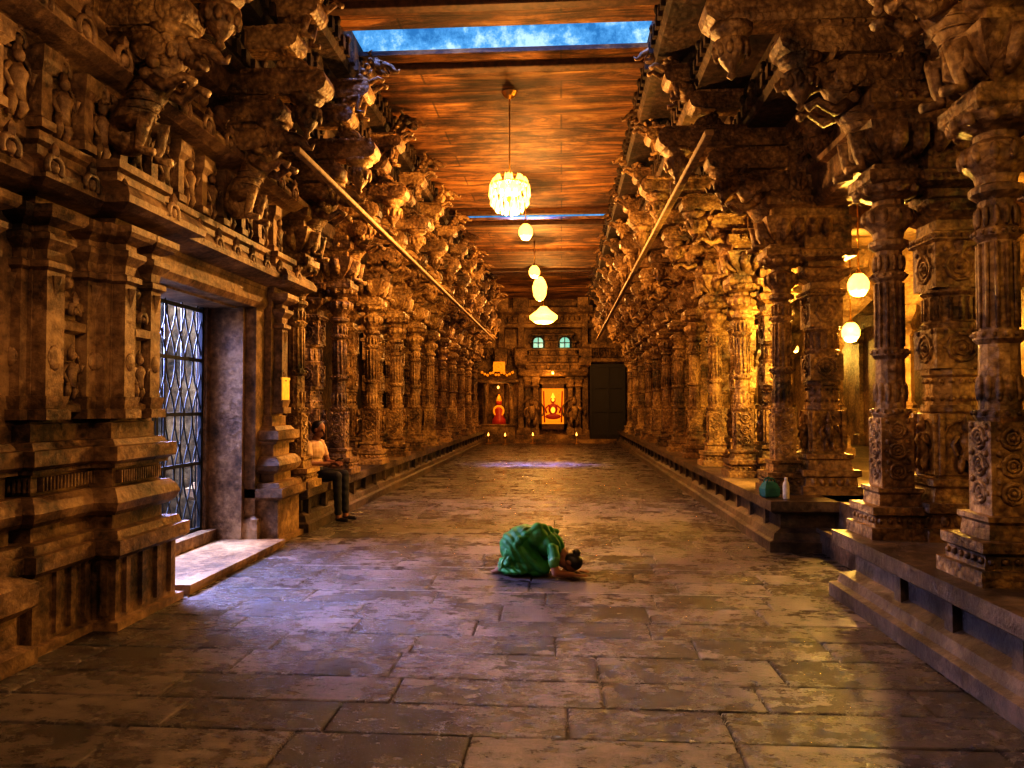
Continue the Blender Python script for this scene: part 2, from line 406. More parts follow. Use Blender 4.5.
def sidebeam(name,x0,x1,z0,z1,mat,dx):
    mb=MB();mb.rect(x0,x1,-6,33,[(z0,-.04),(z0+.08,0),(z1,0)])
    xe=x1 if dx>0 else x0
    y=2.
    while y<31:
        mb.M=T(xe,y,z0+.12)@(Matrix.Identity(4) if dx>0 else Rz(math.pi))
        mb.box(-.02,.05,-.05,.05,-.04,.1)
        if int(y*4)%2==0: mb.ball((.03,0,.18),(.04,.06,.06),6,4)
        mb.M=Matrix.Identity(4);y+=.22
    mb.obj(name,[mat])
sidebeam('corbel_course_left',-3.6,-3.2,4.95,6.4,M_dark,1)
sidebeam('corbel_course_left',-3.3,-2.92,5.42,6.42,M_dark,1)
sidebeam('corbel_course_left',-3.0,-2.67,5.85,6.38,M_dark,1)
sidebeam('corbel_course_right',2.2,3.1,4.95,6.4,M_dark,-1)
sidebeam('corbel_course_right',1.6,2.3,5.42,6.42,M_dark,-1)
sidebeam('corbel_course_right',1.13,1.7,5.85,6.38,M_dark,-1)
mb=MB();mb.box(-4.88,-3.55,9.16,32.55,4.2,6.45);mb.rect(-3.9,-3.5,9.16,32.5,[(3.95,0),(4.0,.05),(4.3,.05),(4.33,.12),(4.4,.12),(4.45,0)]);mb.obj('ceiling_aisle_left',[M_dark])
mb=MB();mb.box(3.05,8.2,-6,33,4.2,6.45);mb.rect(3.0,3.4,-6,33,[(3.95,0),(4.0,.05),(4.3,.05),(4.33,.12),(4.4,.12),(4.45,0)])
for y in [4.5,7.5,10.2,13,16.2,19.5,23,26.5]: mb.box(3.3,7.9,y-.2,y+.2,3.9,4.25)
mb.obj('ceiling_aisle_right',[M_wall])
mb=MB();mb.box(-5.2,-4.9,8.9,33,0,6.4)
for y in np.arange(10.4,31,2.0):
    mb.rect(-4.95,-4.8,y-.15,y+.15,[(.55,.05),(.8,.05),(.85,0),(3.2,0),(3.3,.08),(3.5,.1)])
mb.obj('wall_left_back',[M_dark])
mb=MB();mb.box(7.9,8.2,-6,33,0,6.4)
for y in np.arange(2.4,31,2.0):
    mb.rect(7.8,7.95,y-.15,y+.15,[(.55,.05),(.8,.05),(.85,0),(3.2,0),(3.3,.08),(3.5,.1)])
mb.obj('wall_right',[M_wall])
mb=MB();mb.box(-5.2,8.2,-6.3,-6,0,6.4);mb.obj('wall_back',[M_wall])
PP=[(0,.1),(.11,.1),(.13,.05),(.2,.03),(.24,-.06),(.39,-.06),(.41,.03),(.44,.08),(.55,.08)]
mb=MB()
mb.rect(2.35,7.68,-5.85,6.45,PP);mb.rect(2.35,7.68,8.45,31.2,PP)
mb.rect(3.0,7.7,6.0,9.0,[(0,0),(.55,0)])
mb.rect(2.8,3.05,6.5,8.4,[(0,.0),(.2,0),(.22,.03),(.26,.03)])
y=-5.
while y<31:
    if not 6.2<y<8.7: mb.rect(2.36,2.5,y-.05,y+.05,[(.2,.0),(.42,0)])
    y+=.7
mb.obj('platform_right',[M_plat])
mb=MB();mb.rect(-4.75,-3.25,9.3,31.2,PP)
y=9.5
while y<31: mb.rect(-3.4,-3.24,y-.05,y+.05,[(.2,0),(.42,0)]);y+=.7
mb.obj('platform_left',[M_plat])
# ------------------------------------------------------------------ gateway wall (left)
def pilaster(mb,x,y,z0,z1,w=.09,d=.1):
    mb.rect(x-.1,x+d,y-w,y+w,[(z0,.035),(z0+.07,.035),(z0+.071,.01),(z0+.16,.03),(z0+.161,0),(z1-.42,0),(z1-.40,.03),(z1-.36,.03),(z1-.34,-.01),(z1-.28,.0),(z1-.22,.05),(z1-.18,.05),(z1-.16,0),(z1-.12,0),(z1-.08,.08),(z1-.05,.1),(z1,.1)])
    mb.ball((x+d,y,z0+.42),(.02,w*.8,w),8,5)
    mb.ring((x+d,y,z0+.42),w*.75,.01,'x',10,4)
    mb.lathe(x+d-.01,y,[(z1-.62,.004),(z1-.52,.03),(z1-.45,.05)],6)
BASE=[(0,.26),(.06,.26),(.065,.2),(.5,.2),(.505,.25),(.54,.30),(.64,.30),(.645,.24),(.70,.22),(.705,.10),(.80,.10),(.805,.15),(.84,.2),(.90,.23),(.96,.2),(1.0,.15),(1.005,.08),(1.14,.08),(1.145,.14),(1.17,.14),(1.2,.2),(1.30,.2),(1.305,.14),(1.35,.10),(1.355,.04),(1.47,.04),(1.475,0),(1.5,0)]
CORN=[(2.9,0),(2.94,.05),(2.98,.06),(3.0,.22),(3.03,.31),(3.08,.32),(3.15,.28),(3.21,.18),(3.26,.08),(3.32,.08),(3.34,.12),(3.4,.12),(3.42,.02)]
SECS=((-3.52,4.75,5.35),(-3.34,5.35,5.86))
def gate():
    mb=MB()
    mb.box(-4.15,-3.62,-6,6.15,0,6.4);mb.box(-4.15,-3.62,8.42,9.1,0,6.4);mb.box(-4.15,-3.62,6.15,8.42,2.95,6.4)
    mb.box(-5.2,-3.62,8.95,9.15,0,6.4)
    for (x1,y0,y1) in SECS+((-3.6,3.2,4.5),(-3.42,8.62,9.0)):
        sc=.8
        mb.rect(-4.1,x1,y0,y1,[(z,o*sc) for z,o in BASE]+[(2.92,0)])
    mb.rect(-4.1,-3.45,2.5,4.3,[(0,.2),(.1,.2),(.13,.12),(.3,.12),(.36,.2),(.5,.2),(.56,.1),(.66,.1),(.7,.02)])
    for x,y0,y1 in((-3.36,4.8,5.25),(-3.18,5.3,5.92)):
        n=3;w=(y1-y0)/n
        for i in range(n+1): mb.box(x-.02,x+.03,y0+i*w-.025,y0+i*w+.025,.1,.5)
    for (x,y) in((-3.9,4.59),(-3.72,4.59),(-3.55,4.59),(-3.4,5.19),(-3.25,5.19)):
        mb.box(x-.025,x+.025,y-.03,y+.03,.1,.5)
    for i in range(18):
        mb.box(-3.46,-3.41,4.74+i*.036,4.755+i*.036,1.03,1.12)
        mb.box(-3.28,-3.23,5.33+i*.031,5.345+i*.031,1.03,1.12)
        mb.box(-4.05+i*.036,-4.035+i*.036,4.64,4.70,1.03,1.12)
    pilaster(mb,-3.52,4.85,1.5,2.92);pilaster(mb,-3.52,5.26,1.5,2.92,.07)
    pilaster(mb,-3.34,5.43,1.5,2.92,.07);pilaster(mb,-3.34,5.78,1.5,2.92,.07)
    pilaster(mb,-3.6,3.4,1.5,2.92);pilaster(mb,-3.6,4.3,1.5,2.92);pilaster(mb,-3.42,8.8,1.5,2.92,.09)
    for (x,y) in((-3.62,4.75),(-3.95,4.75),(-3.42,5.35)):
        old=mb.M;mb.M=T(x,y,0)@Rz(-math.pi/2);pilaster(mb,0,0,1.5,2.92,.07,.06);mb.M=old
    for (x,y,w) in((-3.52,5.06,.07),(-3.34,5.6,.06),(-3.6,3.9,.1)):
        mb.rect(x-.05,x+.05,y-w,y+w,[(1.55,.03),(1.6,.03),(1.62,0),(2.1,0),(2.12,.05),(2.18,.05),(2.2,0),(2.24,0),(2.27,.04),(2.32,.03),(2.36,-.02),(2.44,-.05)])
        mb.ball((x+.03,y,2.46),.05,6,4);kudu(mb,x+.09,y,2.26,.05)
        figure(mb,T(x+.04,y,1.64),.36)
    for (x1,y0,y1) in((-3.62,-6,9.1),)+SECS+((-3.6,3.2,4.5),(-3.42,8.62,9.0),(-3.5,5.9,8.7)):
        mb.rect(-4.1,x1,y0,y1,CORN)
    y=2.6
    while y<9:
        x=-3.03 if 5.3<y<5.95 else (-3.12 if 8.5<y<9 else -3.2)
        kudu(mb,x,y,3.1,.07);y+=.38
    mb.box(-4.1,-3.5,-6,9.1,3.4,4.0)
    y=2.5
    while y<9.05:
        mb.rect(-3.55,-3.4,y-.05,y+.05,[(3.42,.02),(3.48,.02),(3.5,0),(3.8,0),(3.85,.04),(3.95,.05)])
        figure(mb,T(-3.48,y+.22,3.43),.46)
        kudu(mb,-3.44,y+.22,3.92,.06)
        y+=.44
    mb.rect(-4.1,-3.5,-6,9.1,[(3.95,0),(4.0,.1),(4.02,.2),(4.07,.3),(4.13,.3),(4.2,.24),(4.27,.12),(4.33,.05),(4.36,.12),(4.44,.12),(4.46,0)])
    y=2.6
    while y<9.1:
        kudu(mb,-3.2,y,4.13,.09)
        mb.ball((-3.4,y+.22,4.5),(.09,.1,.1),7,5);y+=.44
    for y in(3.2,4.5,6.4,8.4): yali(mb,T(-3.45,y,4.4)@Sc(.62))
    for y in(4.55,6.45,8.4): mb.rect(-3.6,-3.4,y-.2,y+.2,[(4.4,.04),(4.6,.04),(4.65,0),(4.9,0),(4.95,.06)])
    mb.rect(-4.1,-3.5,-6,9.1,[(4.72,0),(4.76,.1),(4.86,.16),(4.96,.16)])
    for y0,y1 in((6.05,6.2),(8.38,8.62)):
        mb.rect(-3.7,-3.5,y0,y1,[(0,.05),(.3,.05),(.34,.0),(2.9,0)])
    mb.rect(-3.72,-3.5,6.05,8.6,[(2.72,.0),(2.78,.04),(2.95,.04)])
    mb.box(-4.05,-3.62,8.3,8.45,0,2.95);mb.box(-4.12,-4.0,8.22,8.45,0,2.95)
    mb.box(-4.15,-3.7,6.15,8.4,2.7,2.96)
    mb.rect(-4.15,-3.15,6.2,8.35,[(-.02,.0),(.05,.02),(.08,.02)])
    mb.rect(-4.15,-3.9,6.2,8.35,[(.08,0),(.2,0)])
    return mb
gate().obj('wall_left',[M_wall])
mb=MB();X=-4.06
for y in(6.2,7.2,7.26,8.2): mb.box(X-.02,X+.02,y-.02,y+.02,.2,2.7)
for z in(.22,.95,1.5,2.1,2.66): mb.box(X-.015,X+.015,6.2,8.2,z-.018,z+.018)
for a,b_ in((6.2,7.2),(7.26,8.2)):
    n=5;w=(b_-a)/n
    for i in range(n):
        for s in(0,1):
            y0=a+(i+s)*w;y1=a+(i+1-s)*w;P=[]
            for k in range(25):
                t=k/24*4
                P.append((X,y0+(y1-y0)*(.5-.5*math.cos(math.pi*t)),.25+2.4*k/24))
            mb.tube(P,.009,5)
for y in np.arange(6.4,8.2,.34): mb.tube([(X,y,.2),(X,y,2.7)],.008,5)
mb.obj('lattice_gate',[M_iron])
mb=MB();mb.box(-14,-4.2,0,20,-.2,0);mb.obj('ground_outside',[M_plat])
mb=MB();mb.box(-8.3,-8,4,22,0,3.8);mb.rect(-8.4,-7.9,4,22,[(3.7,0),(3.8,.1),(4.0,.1)])
for y in np.arange(5,22,1.6): mb.rect(-8.05,-7.9,y-.15,y+.15,[(0,.05),(.3,.05),(.35,0),(3.4,0),(3.5,.08),(3.7,.1)])
mb.obj('courtyard_wall',[plain('limewashed_wall',(.62,.66,.72),.8)])
mb=MB();mb.box(-.006,.006,-.12,.12,-.13,.13);mb.box(-.01,.01,-.13,.13,.12,.15);mb.obj('paper_notice',[M_paper],(-3.31,8.8,1.78))
# ------------------------------------------------------------------ rails
for X,y0 in((-2.62,7.2),(1.37,7.0)):
    mb=MB();mb.rect(X-.03,X+.03,y0,29,[(4.10,0),(4.11,.01),(4.15,.01),(4.16,0)])
    for y in [9.45,11.35]+[13.3+2*i for i in range(8)]: mb.tube([(X,y,4.16),(X,y,4.4)],.012,5)
    mb.obj('suspended_rail',[M_rail])
for y in(6.45,7.4): 
    mb=MB();mb.box(-2.7,2.1,y-.008,y+.008,-.004,.002);mb.obj('painted_floor_line',[M_line])
# ------------------------------------------------------------------ lamps
def pt(name,loc,power,col,r,parent=None):
    l=bpy.data.lights.new(name,'POINT');l.energy=power;l.color=col;l.shadow_soft_size=r
    o=bpy.data.objects.new(name,l);S.collection.objects.link(o);o.location=loc
    if parent:o.parent=parent
    return o
WARM=(1,.50,.145)
def chandelier(loc,scale,top,power,col=WARM):
    e=bpy.data.objects.new('chandelier',None);S.collection.objects.link(e);e.location=loc
    mb=MB();k=scale
    rt=top-loc[2]
    mb.tube([(0,0,.2*k),(0,0,rt)],.009,6);mb.lathe(0,0,[(rt-.1,.02),(rt-.06,.08),(rt,.12)],12)
    for z in np.arange(.3*k,rt-.1,.12): mb.ball((0,0,z),.017,5,3)
    mb.lathe(0,0,[(-.22*k,.0),(-.18*k,.04*k),(-.1*k,.03*k),(0,.06*k),(.1*k,.03*k),(.2*k,.05*k),(.24*k,.01)],10,0,True)
    mb.ring((0,0,.16*k),.2*k,.012,'z',20,5);mb.ring((0,0,.06*k),.27*k,.012,'z',24,5)
    for i in range(8):
        a=i*math.pi/4;c,s=math.cos(a),math.sin(a)
        mb.tube([(0,0,.05*k),(c*.12*k,s*.12*k,.0),(c*.24*k,s*.24*k,.02*k),(c*.27*k,s*.27*k,.06*k)],.009,5)
    mb.obj('frame',[M_brass],parent=e)
    mb=MB()
    for i in range(8):
        a=i*math.pi/4;c,s=math.cos(a),math.sin(a)
        mb.lathe(c*.22*k,s*.22*k,[(.02*k,.02*k),(.05*k,.05*k),(.11*k,.055*k),(.16*k,.03*k),(.18*k,.01)],8,0,True)
    mb.lathe(0,0,[(-.12*k,.02),(-.08*k,.14*k),(0,.19*k),(.1*k,.17*k),(.15*k,.06*k)],16,0,True)
    mb.obj('candle_bulbs',[M_lamp],parent=e)
    mb=MB()
    for (rr,z,n,L) in((.29,.07,18,.22),(.27,-.09,14,.17),(.21,.19,14,.12),(.2,-.12,14,.22),(.12,-.2,9,.17)):
        for i in range(n):
            a=2*math.pi*i/n;mb.lathe(rr*k*math.cos(a),rr*k*math.sin(a),[((z-L)*k,.002),((z-L*.8)*k,.022*k),((z-.02)*k,.008*k),(z*k,.002)],5,0)
    mb.obj('crystal_drops',[M_lampw],parent=e)
    pt('chandelier_light',(0,0,-.48*k),power,col,.06,e)
    return e
chandelier((-.76,10.9,4.77),1.0,6.2,540)
def globe(loc,r,top,power,col=WARM,n='hanging_lamp',lmat=None,prof=None):
    e=bpy.data.objects.new(n,None);S.collection.objects.link(e);e.location=loc
    mb=MB();mb.tube([(0,0,r*.4),(0,0,top-loc[2])],.01,5);mb.lathe(0,0,[(r*.7,r*.5),(r*.95,r*.35),(r*1.3,.02)],10);mb.obj('stem',[M_brass],parent=e)
    mb=MB();mb.lathe(0,0,prof or [(-r*1.3,.0),(-r*1.2,r*.5),(-r*.6,r*.95),(0,r),(r*.5,r*.8),(r*.9,r*.45)],14,0,True);mb.obj('glass_globe',[lmat or M_lamp],parent=e)
    if power: pt('lamp_light',(0,0,-r*1.9),power,col,min(.07,r*.5),e)
    return e
globe((-.74,15.4,5.2),.15,6.2,340)
globe((-.76,20.9,5.35),.16,6.2,340)
globe((-.76,26.0,5.7),.26,6.2,100,prof=[(-.5,0),(-.46,.12),(-.3,.22),(0,.26),(.2,.2),(.35,.1)])
globe((-.66,27.3,4.85),.3,6.2,400,prof=[(-.3,0),(-.27,.3),(-.12,.5),(0,.52),(.08,.42),(.2,.25),(.34,.12)])
FG_FILL=(1,.61,.31)
chandelier((-.3,3.2,4.3),1.1,6.2,140,FG_FILL)  # unseen chandelier added above the frame as foreground fill light
chandelier((-.72,-2,4.5),1.1,6.2,130,FG_FILL)  # second unseen chandelier, added behind the camera for fill
YEL=(1,.60,.12)
globe((3.7,9.6,3.12),.13,4.2,480,YEL);globe((4.2,11.2,2.68),.13,4.2,450,YEL)
for y in(5.4,14.7,23): globe((7.0,y,3.3),.1,4.2,150,YEL)  # extra lamps added out of sight to brighten the right aisle
globe((4.6,1.5,3.3),.1,4.2,110,YEL)  # one more added lamp out of view, for the near right aisle
for y in(14.3,21.3): globe((-4.4,y,3.4),.08,4.2,25,(1,.5,.15))  # dim lamps added to lift the dark left aisle
def area(name,loc,target,sx,sy,power,col,spread=180):
    l=bpy.data.lights.new(name,'AREA');l.shape='RECTANGLE';l.size=sx;l.size_y=sy;l.energy=power;l.color=col;l.spread=R(spread)
    o=bpy.data.objects.new(name,l);S.collection.objects.link(o);o.location=loc
    o.rotation_euler=(Vector(target)-Vector(loc)).to_track_quat('-Z','Y').to_euler();return o
BL=(.10,.22,1)
area('doorway_daylight',(-5.0,7.5,3.0),(-1.6,5.9,0),1.6,1.4,430,(.44,.48,1),110)
area('courtyard_daylight',(-5.6,9,6),(-8,9.5,1),3,2,2600,(.62,.75,1))
area('skylight_daylight',(-.75,8.3,8.5),(-.75,9.6,5),3.4,.6,80,(.3,.4,1),70)
area('skylight_daylight',(-.75,17.2,9.5),(-.75,18.25,6.2),.9,1.4,300,BL,22)
# ------------------------------------------------------------------ world
w=bpy.data.worlds.new('sky');S.world=w;w.use_nodes=True;nt=w.node_tree
bg=nt.nodes['Background'];tc=N(nt,'ShaderNodeTexCoord');nz=N(nt,'ShaderNodeTexNoise',Scale=16.0,Detail=8.0,Roughness=.75)
nt.links.new(tc.outputs['Generated'],nz.inputs['Vector'])
r=ramp(nt,nz.outputs['Fac'],[(.42,(.05,.22,.5)),(.53,(.14,.42,.8)),(.62,(.55,.8,1))])
nt.links.new(r.outputs[0],bg.inputs['Color']);bg.inputs['Strength'].default_value=.72
# ------------------------------------------------------------------ end shrine wall
def endwall():
    mb=MB()
    mb.box(-5.2,8.2,32.6,33,0,6.4)
    mb.rect(-3.3,2.3,31.4,32.7,[(-.02,0),(.16,0)]);mb.rect(-2.0,1.0,31.7,32.7,[(.16,0),(.34,0)])
    for x in(-1.45,-1.12,.36,.7):
        mb.rect(x-.1,x+.1,32.1,32.3,[(.34,.06),(.6,.06),(.65,0),(2.3,0),(2.4,.08),(2.5,.02),(2.7,.1),(2.8,.1)])
    mb.rect(-1.7,.95,32.0,32.6,[(2.8,0),(2.84,.1),(2.95,.14),(3.05,.05),(3.1,.05)])
    for i in range(5):
        mb.rect(-1.6+i*.1,.85-i*.1,32.1+i*.03,32.6,[(3.1+i*.32,.0),(3.28+i*.32,0),(3.3+i*.32,.08),(3.38+i*.32,.08),(3.42+i*.32,0)])
        for k in range(6): mb.ball((-1.5+i*.1+k*(2.25-i*.2)/5,32.08+i*.03,3.22+i*.32),(.08,.08,.12),6,4)
    for x in(-2.6,-1.75,1.0,2.9):
        mb.rect(x-.12,x+.12,32.2,32.6,[(.16,.06),(.5,.06),(.55,0),(3.2,0),(3.3,.12),(3.5,.15),(4.0,.15),(4.1,.0),(5.5,0),(5.6,.2),(6.2,.2)])
    mb.rect(1.0,2.9,32.3,32.6,[(3.4,0),(3.45,.15),(3.6,.15),(3.65,0),(4.0,0),(4.05,.12),(4.2,.12)])
    mb.rect(-5,8,32.4,32.6,[(4.9,0),(4.95,.15),(5.1,.15),(5.15,0),(5.5,0),(5.6,.2),(5.8,.2)])
    for i in range(26): mb.ball((-3.2+i*.23,32.3,5.32),(.09,.08,.13),6,4)
    for i in range(8): figure(mb,T(1.1+i*.24,32.25,3.62)@Rz(-math.pi/2),.4)
    for i in range(5): figure(mb,T(-3.2+i*.3,32.3,3.6)@Rz(-math.pi/2),.5)
    for x in(-1.28,.53): figure(mb,T(x,32.1,.7)@Rz(-math.pi/2),1.2)
    for x in(-3.2,-2.1):
        for y in(31.2,32.0): mb.lathe(x,y,[(.16,.12),(.4,.12),(.45,.07),(2.3,.07),(2.5,.14)],8)
    mb.rect(-3.3,-2.0,31.1,32.1,[(-.02,.05),(.7,.05),(.75,.1),(.8,.1)])
    mb.rect(-3.3,-2.0,31.1,32.1,[(2.5,.0),(2.54,.2),(2.62,.2),(2.75,0),(2.9,-.1),(3.1,-.3),(3.3,-.45)])
    return mb
M_end=stone('shrine_stone',(.03,.018,.01),(.16,.095,.04),(.40,.26,.11),.3,9)
endwall().obj('wall_end',[M_end])
mb=MB();mb.box(1.2,2.7,32.22,32.59,.16,3.35)
for x in(1.2,1.93,2.6):
    mb.box(x,x+.1,32.16,32.24,.16,3.35)
for z in(.3,1.3,2.3,3.2): mb.box(1.2,2.7,32.17,32.23,z,z+.1)
mb.obj('door_1',[plain('black_timber_door',(.012,.009,.007),.6)])
mb=MB()
mb.mat=1;mb.box(-.98,.2,32.45,32.52,.55,2.5)
for x0,x1,z0,z1 in((-.98,-.86,.55,2.5),(.09,.2,.55,2.5),(-.98,.2,2.32,2.5),(-.98,.2,.55,.78)): mb.box(x0,x1,32.3,32.46,z0,z1)
mb.mat=0;mb.box(-.9,.13,32.40,32.46,.75,2.35)
mb.mat=2
mb.ball((-.38,32.4,1.80),(.11,.03,.13),10,6);mb.ball((-.38,32.4,1.42),(.2,.03,.26),10,6);mb.ball((-.38,32.4,1.1),(.34,.03,.12),10,6)
for q in(-1,1): mb.tube([(-.38+q*.15,32.38,1.6),(-.38+q*.33,32.38,1.45),(-.38+q*.28,32.38,1.25)],.04,6);mb.tube([(-.38+q*.36,32.38,.85),(-.38+q*.40,32.38,2.2)],.03,5)
mb.mat=3;mb.ball((-.38,32.36,1.82),(.07,.03,.08),8,5);mb.lathe(-.38,32.36,[(1.9,.09),(2.0,.06),(2.12,.01)],8);mb.ball((-.38,32.36,1.38),(.1,.03,.14),8,5)
mb.obj('deity_painting',[M_gold,M_beam,M_red,plain('glowing_pale_gold',(.8,.45,.1),.5,em=(1,.5,.05),es=.9)])  # pale gold details glow by emission to look brightly lit
for i,x in enumerate((-1.0,.13)):
    mb=MB();mb.mat=0
    P=[(x-.24,32.0,4.05)]+[(x+.24*-math.cos(a),32.0,4.3+.22*math.sin(a)) for a in np.linspace(0,math.pi,9)]+[(x+.24,32.0,4.05)]
    n=len(P);mb.add(P+[(p[0],32.06,p[2]) for p in P],[tuple(range(n))[::-1],tuple(range(n,2*n))]+[(k,(k+1)%n,(k+1)%n+n,k+n) for k in range(n)])
    mb.mat=1;mb.tube(P,.035,5);mb.tube([(x,31.98,4.05),(x,31.98,4.5)],.02,5);mb.tube([(x-.24,31.98,4.25),(x+.24,31.98,4.25)],.02,5)
    mb.obj('window_%d'%(i+1),[M_teal,M_iron])
mb=MB();mb.mat=0
mb.lathe(-2.65,31.6,[(.8,.3),(1.0,.28),(1.1,.2),(1.4,.24),(1.55,.12)],12,0,True);mb.ball((-2.65,31.6,1.68),.13,10,7)
mb.mat=1;mb.lathe(-2.65,31.6,[(1.76,.12),(1.9,.09),(2.05,.02)],10,0,True);mb.ring((-2.65,31.48,1.35),.2,.05,'y',14,6)
mb.obj('garlanded_idol',[M_red,M_gold])
mb=MB()
for i in range(12):
    mb.ball((-3.3+i*.115,30.95,2.95-.12*math.sin(i/11*math.pi*3)**2),.06,6,4)
mb.obj('marigold_garland',[M_gold])
mb=MB();mb.rect(-2.85,-2.35,31.0,31.06,[(2.98,0),(3.25,0),(3.4,-.02)]);mb.ring((-2.6,30.98,3.2),.15,.03,'y',12,5);mb.ball((-2.6,30.98,3.2),.08,8,5);mb.obj('gilded_crest_panel',[M_gold])
def oil(x,y,z=0):
    e=bpy.data.objects.new('oil_lamp',None);S.collection.objects.link(e);e.location=(x,y,z)
    mb=MB();mb.lathe(0,0,[(0,.12),(.04,.12),(.06,.03),(.25,.03),(.28,.1),(.33,.12)],10);mb.obj('stand',[M_brass],parent=e)
    mb=MB();mb.lathe(0,0,[(.33,.02),(.38,.035),(.48,.003)],8,0,True);mb.obj('flame',[M_lamp],parent=e)
for x,y in((-3.0,30.6),(-2.3,30.4),(-1.2,31.0),(.6,31.0)): oil(x,y)
globe((-.38,31.3,2.95),.06,3.1,30,(1,.45,.08),'shrine_fill_lamp');globe((-2.65,31.2,2.35),.05,2.55,14,(1,.45,.1),'shrine_fill_lamp')  # small lamps added to light up the shrine and pavilion warmly
# ------------------------------------------------------------------ people
class Fig:
    def __init__(s): s.P=[];s.M=Matrix.Identity(4)
    def cap(s,a,ra,b,rb,m): s.P.append(('c',s.M@Vector(a),ra,s.M@Vector(b),rb,m))
    def ell(s,c,r,m,rot=Matrix.Identity(4)): s.P.append(('e',s.M@T(*c)@rot,r,m))
    def chain(s,pts,rs,m):
        for i in range(len(pts)-1): s.cap(pts[i],rs[i],pts[i+1],rs[i+1],m)
    def head(s,M0,skin,hair,eye,bun=False):
        o=s.M;s.M=o@M0
        s.ell((0,0,.028),(.092,.073,.088),skin);s.ell((.022,0,-.045),(.066,.055,.068),skin)
        s.cap((.088,0,.012),.009,(.104,0,-.022),.014,skin)
        s.ell((.078,0,-.06),(.016,.026,.011),skin)
        for q in(-1,1):
            s.ell((-.002,q*.074,-.005),(.02,.012,.032),skin);s.ell((.078,q*.03,.006),(.014,.015,.009),eye)
            s.ell((.08,q*.03,.026),(.012,.02,.006),hair)
        s.ell((-.022,0,.04),(.088,.08,.088),hair);s.ell((-.035,0,.0),(.07,.074,.075),hair)
        if bun: s.ell((-.115,0,.02),(.04,.045,.042),hair)
        s.M=o
    def hand(s,M0,side,m,curl=.3):
        o=s.M;s.M=o@M0
        s.ell((.045,0,0),(.05,.038,.015),m)
        for y,L in((-.029,.055),(-.010,.07),(.010,.074),(.029,.064)):
            y2=y*side
            s.chain([(.075,y2,0),(.075+L*.5,y2*1.1,-L*curl*.2),(.075+L,y2*1.15,-L*curl)],[.0095,.0085,.007],m)
        s.chain([(.02,side*.03,0),(.05,side*.058,-.005),(.078,side*.064,-.012)],[.012,.01,.008],m)
        s.M=o
    def build(s,name,mats,voxel,loc,rz,fold=(),scale=1):
        mb=MB()
        for p in s.P:
            if p[0]=='c':
                _,a,ra,b,rb,m=p;L=(b-a).length
                for c,r_ in((a,ra),(b,rb)): mb.ball(c,r_,14,9)
                k=max(2,int(L/(min(ra,rb)*.9))+1)
                mb.tube([a.lerp(b,i/k) for i in range(k+1)],[ra+(rb-ra)*i/k for i in range(k+1)],14)
            else:
                _,M_,r_,m=p;mb.M=M_;mb.ball((0,0,0),r_,18,12);mb.M=Matrix.Identity(4)
        me=mb.mesh(name,[]);o=bpy.data.objects.new('tmp',me);S.collection.objects.link(o)
        md=o.modifiers.new('r','REMESH');md.mode='VOXEL';md.voxel_size=voxel
        md=o.modifiers.new('s','SMOOTH');md.factor=.5;md.iterations=3
        dg=bpy.context.evaluated_depsgraph_get();dg.update()
        me2=bpy.data.meshes.new_from_object(o.evaluated_get(dg));bpy.data.objects.remove(o)
        n=len(me2.vertices);V=np.empty(n*3);me2.vertices.foreach_get('co',V);V=V.reshape(-1,3)
        NN=np.empty(n*3);me2.vertices.foreach_get('normal',NN);NN=NN.reshape(-1,3)
        def lab(C):
            best=np.full(len(C),1e9);L_=np.zeros(len(C),int)
            for p in s.P:
                if p[0]=='c':
                    a=np.array(p[1]);b=np.array(p[3]);d=b-a;t=np.clip(((C-a)@d)/max(d@d,1e-9),0,1)
                    D=np.linalg.norm(C-(a+t[:,None]*d),axis=1)-(p[2]+(p[4]-p[2])*t);m=p[5]
                else:
                    Mi=np.array(p[1].inverted());q=C@Mi[:3,:3].T+Mi[:3,3];rr=np.array(p[2])
                    D=(np.linalg.norm(q/rr,axis=1)-1)*rr.min();m=p[3]
                k=D<best;best[k]=D[k];L_[k]=m
            return L_
        if fold:
            lv=lab(V);k=np.isin(lv,fold[0])
            ph=fold[1](V);V[k]+=NN[k]*(fold[2]*np.sin(ph[k]))[:,None];V[:,2]=np.maximum(V[:,2],fold[3]);me2.vertices.foreach_set('co',V.ravel())
        C=np.empty(len(me2.polygons)*3);me2.polygons.foreach_get('center',C);C=C.reshape(-1,3)
        me2.materials.clear()
        for m in mats: me2.materials.append(m)
        me2.polygons.foreach_set('material_index',lab(C).astype(np.int32))
        me2.polygons.foreach_set('use_smooth',[True]*len(me2.polygons));me2.update();me2.name=name
        return place(name,me2,loc,rz,None,(scale,)*3)
f=Fig()
f.ell((-.36,0,.27),(.18,.20,.18),2);f.ell((-.28,0,.34),(.18,.17,.155),2);f.ell((-.16,0,.36),(.18,.165,.145),2)
f.ell((-.02,0,.30),(.15,.17,.125),2)
for q in(-1,1):
    f.cap((-.36,q*.09,.24),.13,(-.08,q*.12,.09),.085,2)
    f.cap((-.10,q*.12,.075),.072,(-.44,q*.11,.06),.06,2)
    f.cap((-.44,q*.10,.05),.036,(-.54,q*.09,.035),.032,0);f.ell((-.57,q*.09,.022),(.05,.035,.02),0)
    f.chain([(.04,q*.15,.28),(.06,q*.215,.18)],[.062,.056],2)
    f.chain([(.06,q*.215,.17),(.075,q*.235,.065),(.24,q*.13,.035)],[.045,.04,.025],0)
    f.cap((.06,q*.215,.185),.056,(.062,q*.22,.155),.054,3)
    f.hand(T(.23,q*.13,.026)@Rz(-q*.25),-q,0,.1)
f.ell((-.26,0,.10),(.30,.22,.10),2);f.ell((-.34,-.03,.05),(.22,.22,.05),2)
f.chain([(.05,0,.28),(.13,0,.20)],[.06,.052],0)
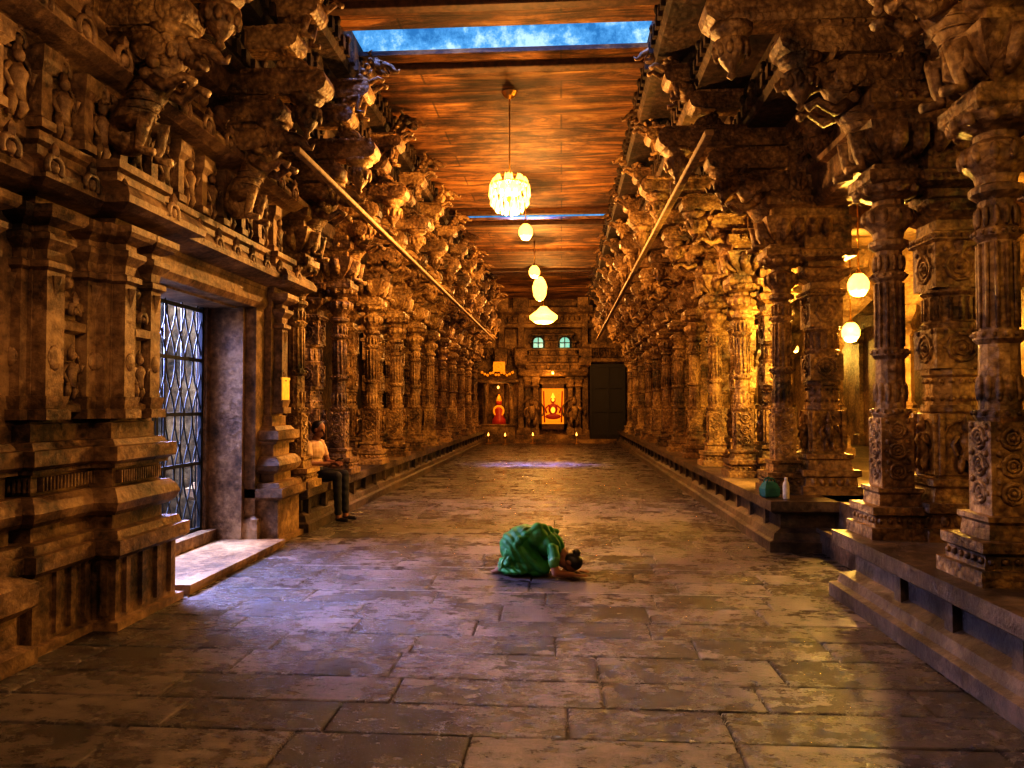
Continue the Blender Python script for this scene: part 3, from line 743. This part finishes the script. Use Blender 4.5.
f.head(T(.185,0,.135)@Ry(R(118)),0,1,4,True)
f.chain([(-.42,-.19,.12),(-.30,-.16,.36),(-.12,-.05,.485),(.03,.1,.41)],[.03,.04,.045,.035],2)
f.chain([(-.50,-.17,.06),(-.42,-.17,.28),(-.25,-.1,.475),(-.08,.06,.49)],[.012,.014,.014,.012],3)
f.build('kneeling_woman',[M_skin,M_hair,M_green,M_gtrim,M_eye],.0065,(-.10,7.15,0),R(-8),
   ((2,3),lambda V:(V[:,0]*60+V[:,2]*40+V[:,1]*24+3*np.sin(V[:,1]*14+V[:,0]*9)),.006,.001),.93)
f=Fig()
f.ell((0,0,.11),(.14,.17,.12),3);f.ell((0,0,.24),(.115,.15,.14),2);f.ell((.02,0,.40),(.115,.165,.16),2);f.ell((.0,0,.49),(.09,.17,.07),2)
for q in(-1,1):
    f.cap((0,q*.09,.09),.09,(.42,q*.10,.075),.066,3);f.cap((.42,q*.10,.07),.064,(.44,q*.10,-.42),.05,3)
    f.cap((.44,q*.10,-.44),.036,(.45,q*.10,-.49),.036,0);f.cap((.43,q*.10,-.515),.032,(.58,q*.115,-.523),.025,4)
    f.chain([(0,q*.18,.50),(.05,q*.215,.36)],[.06,.055],2)
    f.chain([(.05,q*.215,.37),(.09,q*.23,.24),(.29,q*.09,.24)],[.043,.038,.026],0)
    f.hand(T(.28,q*.085,.24)@Rz(-q*.4)@Rx(q*.6),-q,0,.5)
f.chain([(.01,0,.52),(.04,0,.60)],[.055,.05],0)
f.head(T(.07,0,.70)@Ry(R(16)),0,1,4)
f.build('seated_man',[M_skin,M_hair,M_shirt,M_trous,M_eye],.0065,(-3.46,10.3,.555),R(-12),((2,3),lambda V:(V[:,2]*60+V[:,0]*25+np.sin(V[:,1]*20)*2),.0025,-.548))
mb=MB();mb.M=T(-3.46,10.3,.55)@Rz(R(-12))@T(.40,0,.29)@Ry(R(-35));mb.rect(-.035,.035,-.07,.07,[(0,-.003),(.003,0),(.009,0),(.012,-.003)]);mb.obj('mobile_phone',[M_phone])
mb=MB();mb.rect(-.08,.08,-.05,.05,[(0,-.01),(.02,.01),(.10,.015),(.16,-.01),(.18,-.03)])
for q in(-.03,.03): mb.ring((0,q,.17),.05,.008,'y',10,5,0,math.pi)
mb.obj('cloth_bag',[M_bag],(2.36,8.75,.55),.3)
mb=MB();mb.lathe(0,0,[(0,.034),(.01,.037),(.15,.037),(.18,.03),(.21,.014),(.215,.017),(.24,.017)],14,0,True);mb.obj('water_bottle',[M_white],(2.5,8.6,.55))
# ------------------------------------------------------------------ camera
c=bpy.data.cameras.new('camera');co=bpy.data.objects.new('camera',c);S.collection.objects.link(co)
c.sensor_width=36;c.lens=750/1024*36;c.clip_end=200
co.location=(0,0,1.6);co.rotation_euler=(R(90+1.6),0,R(3.8));S.camera=co
S.view_settings.view_transform='Standard'
try: S.view_settings.look='High Contrast'
except Exception as e:
    print('LOOK',e)
    try: S.view_settings.look='Medium High Contrast'
    except Exception as e2: print(e2)
S.view_settings.exposure=.28
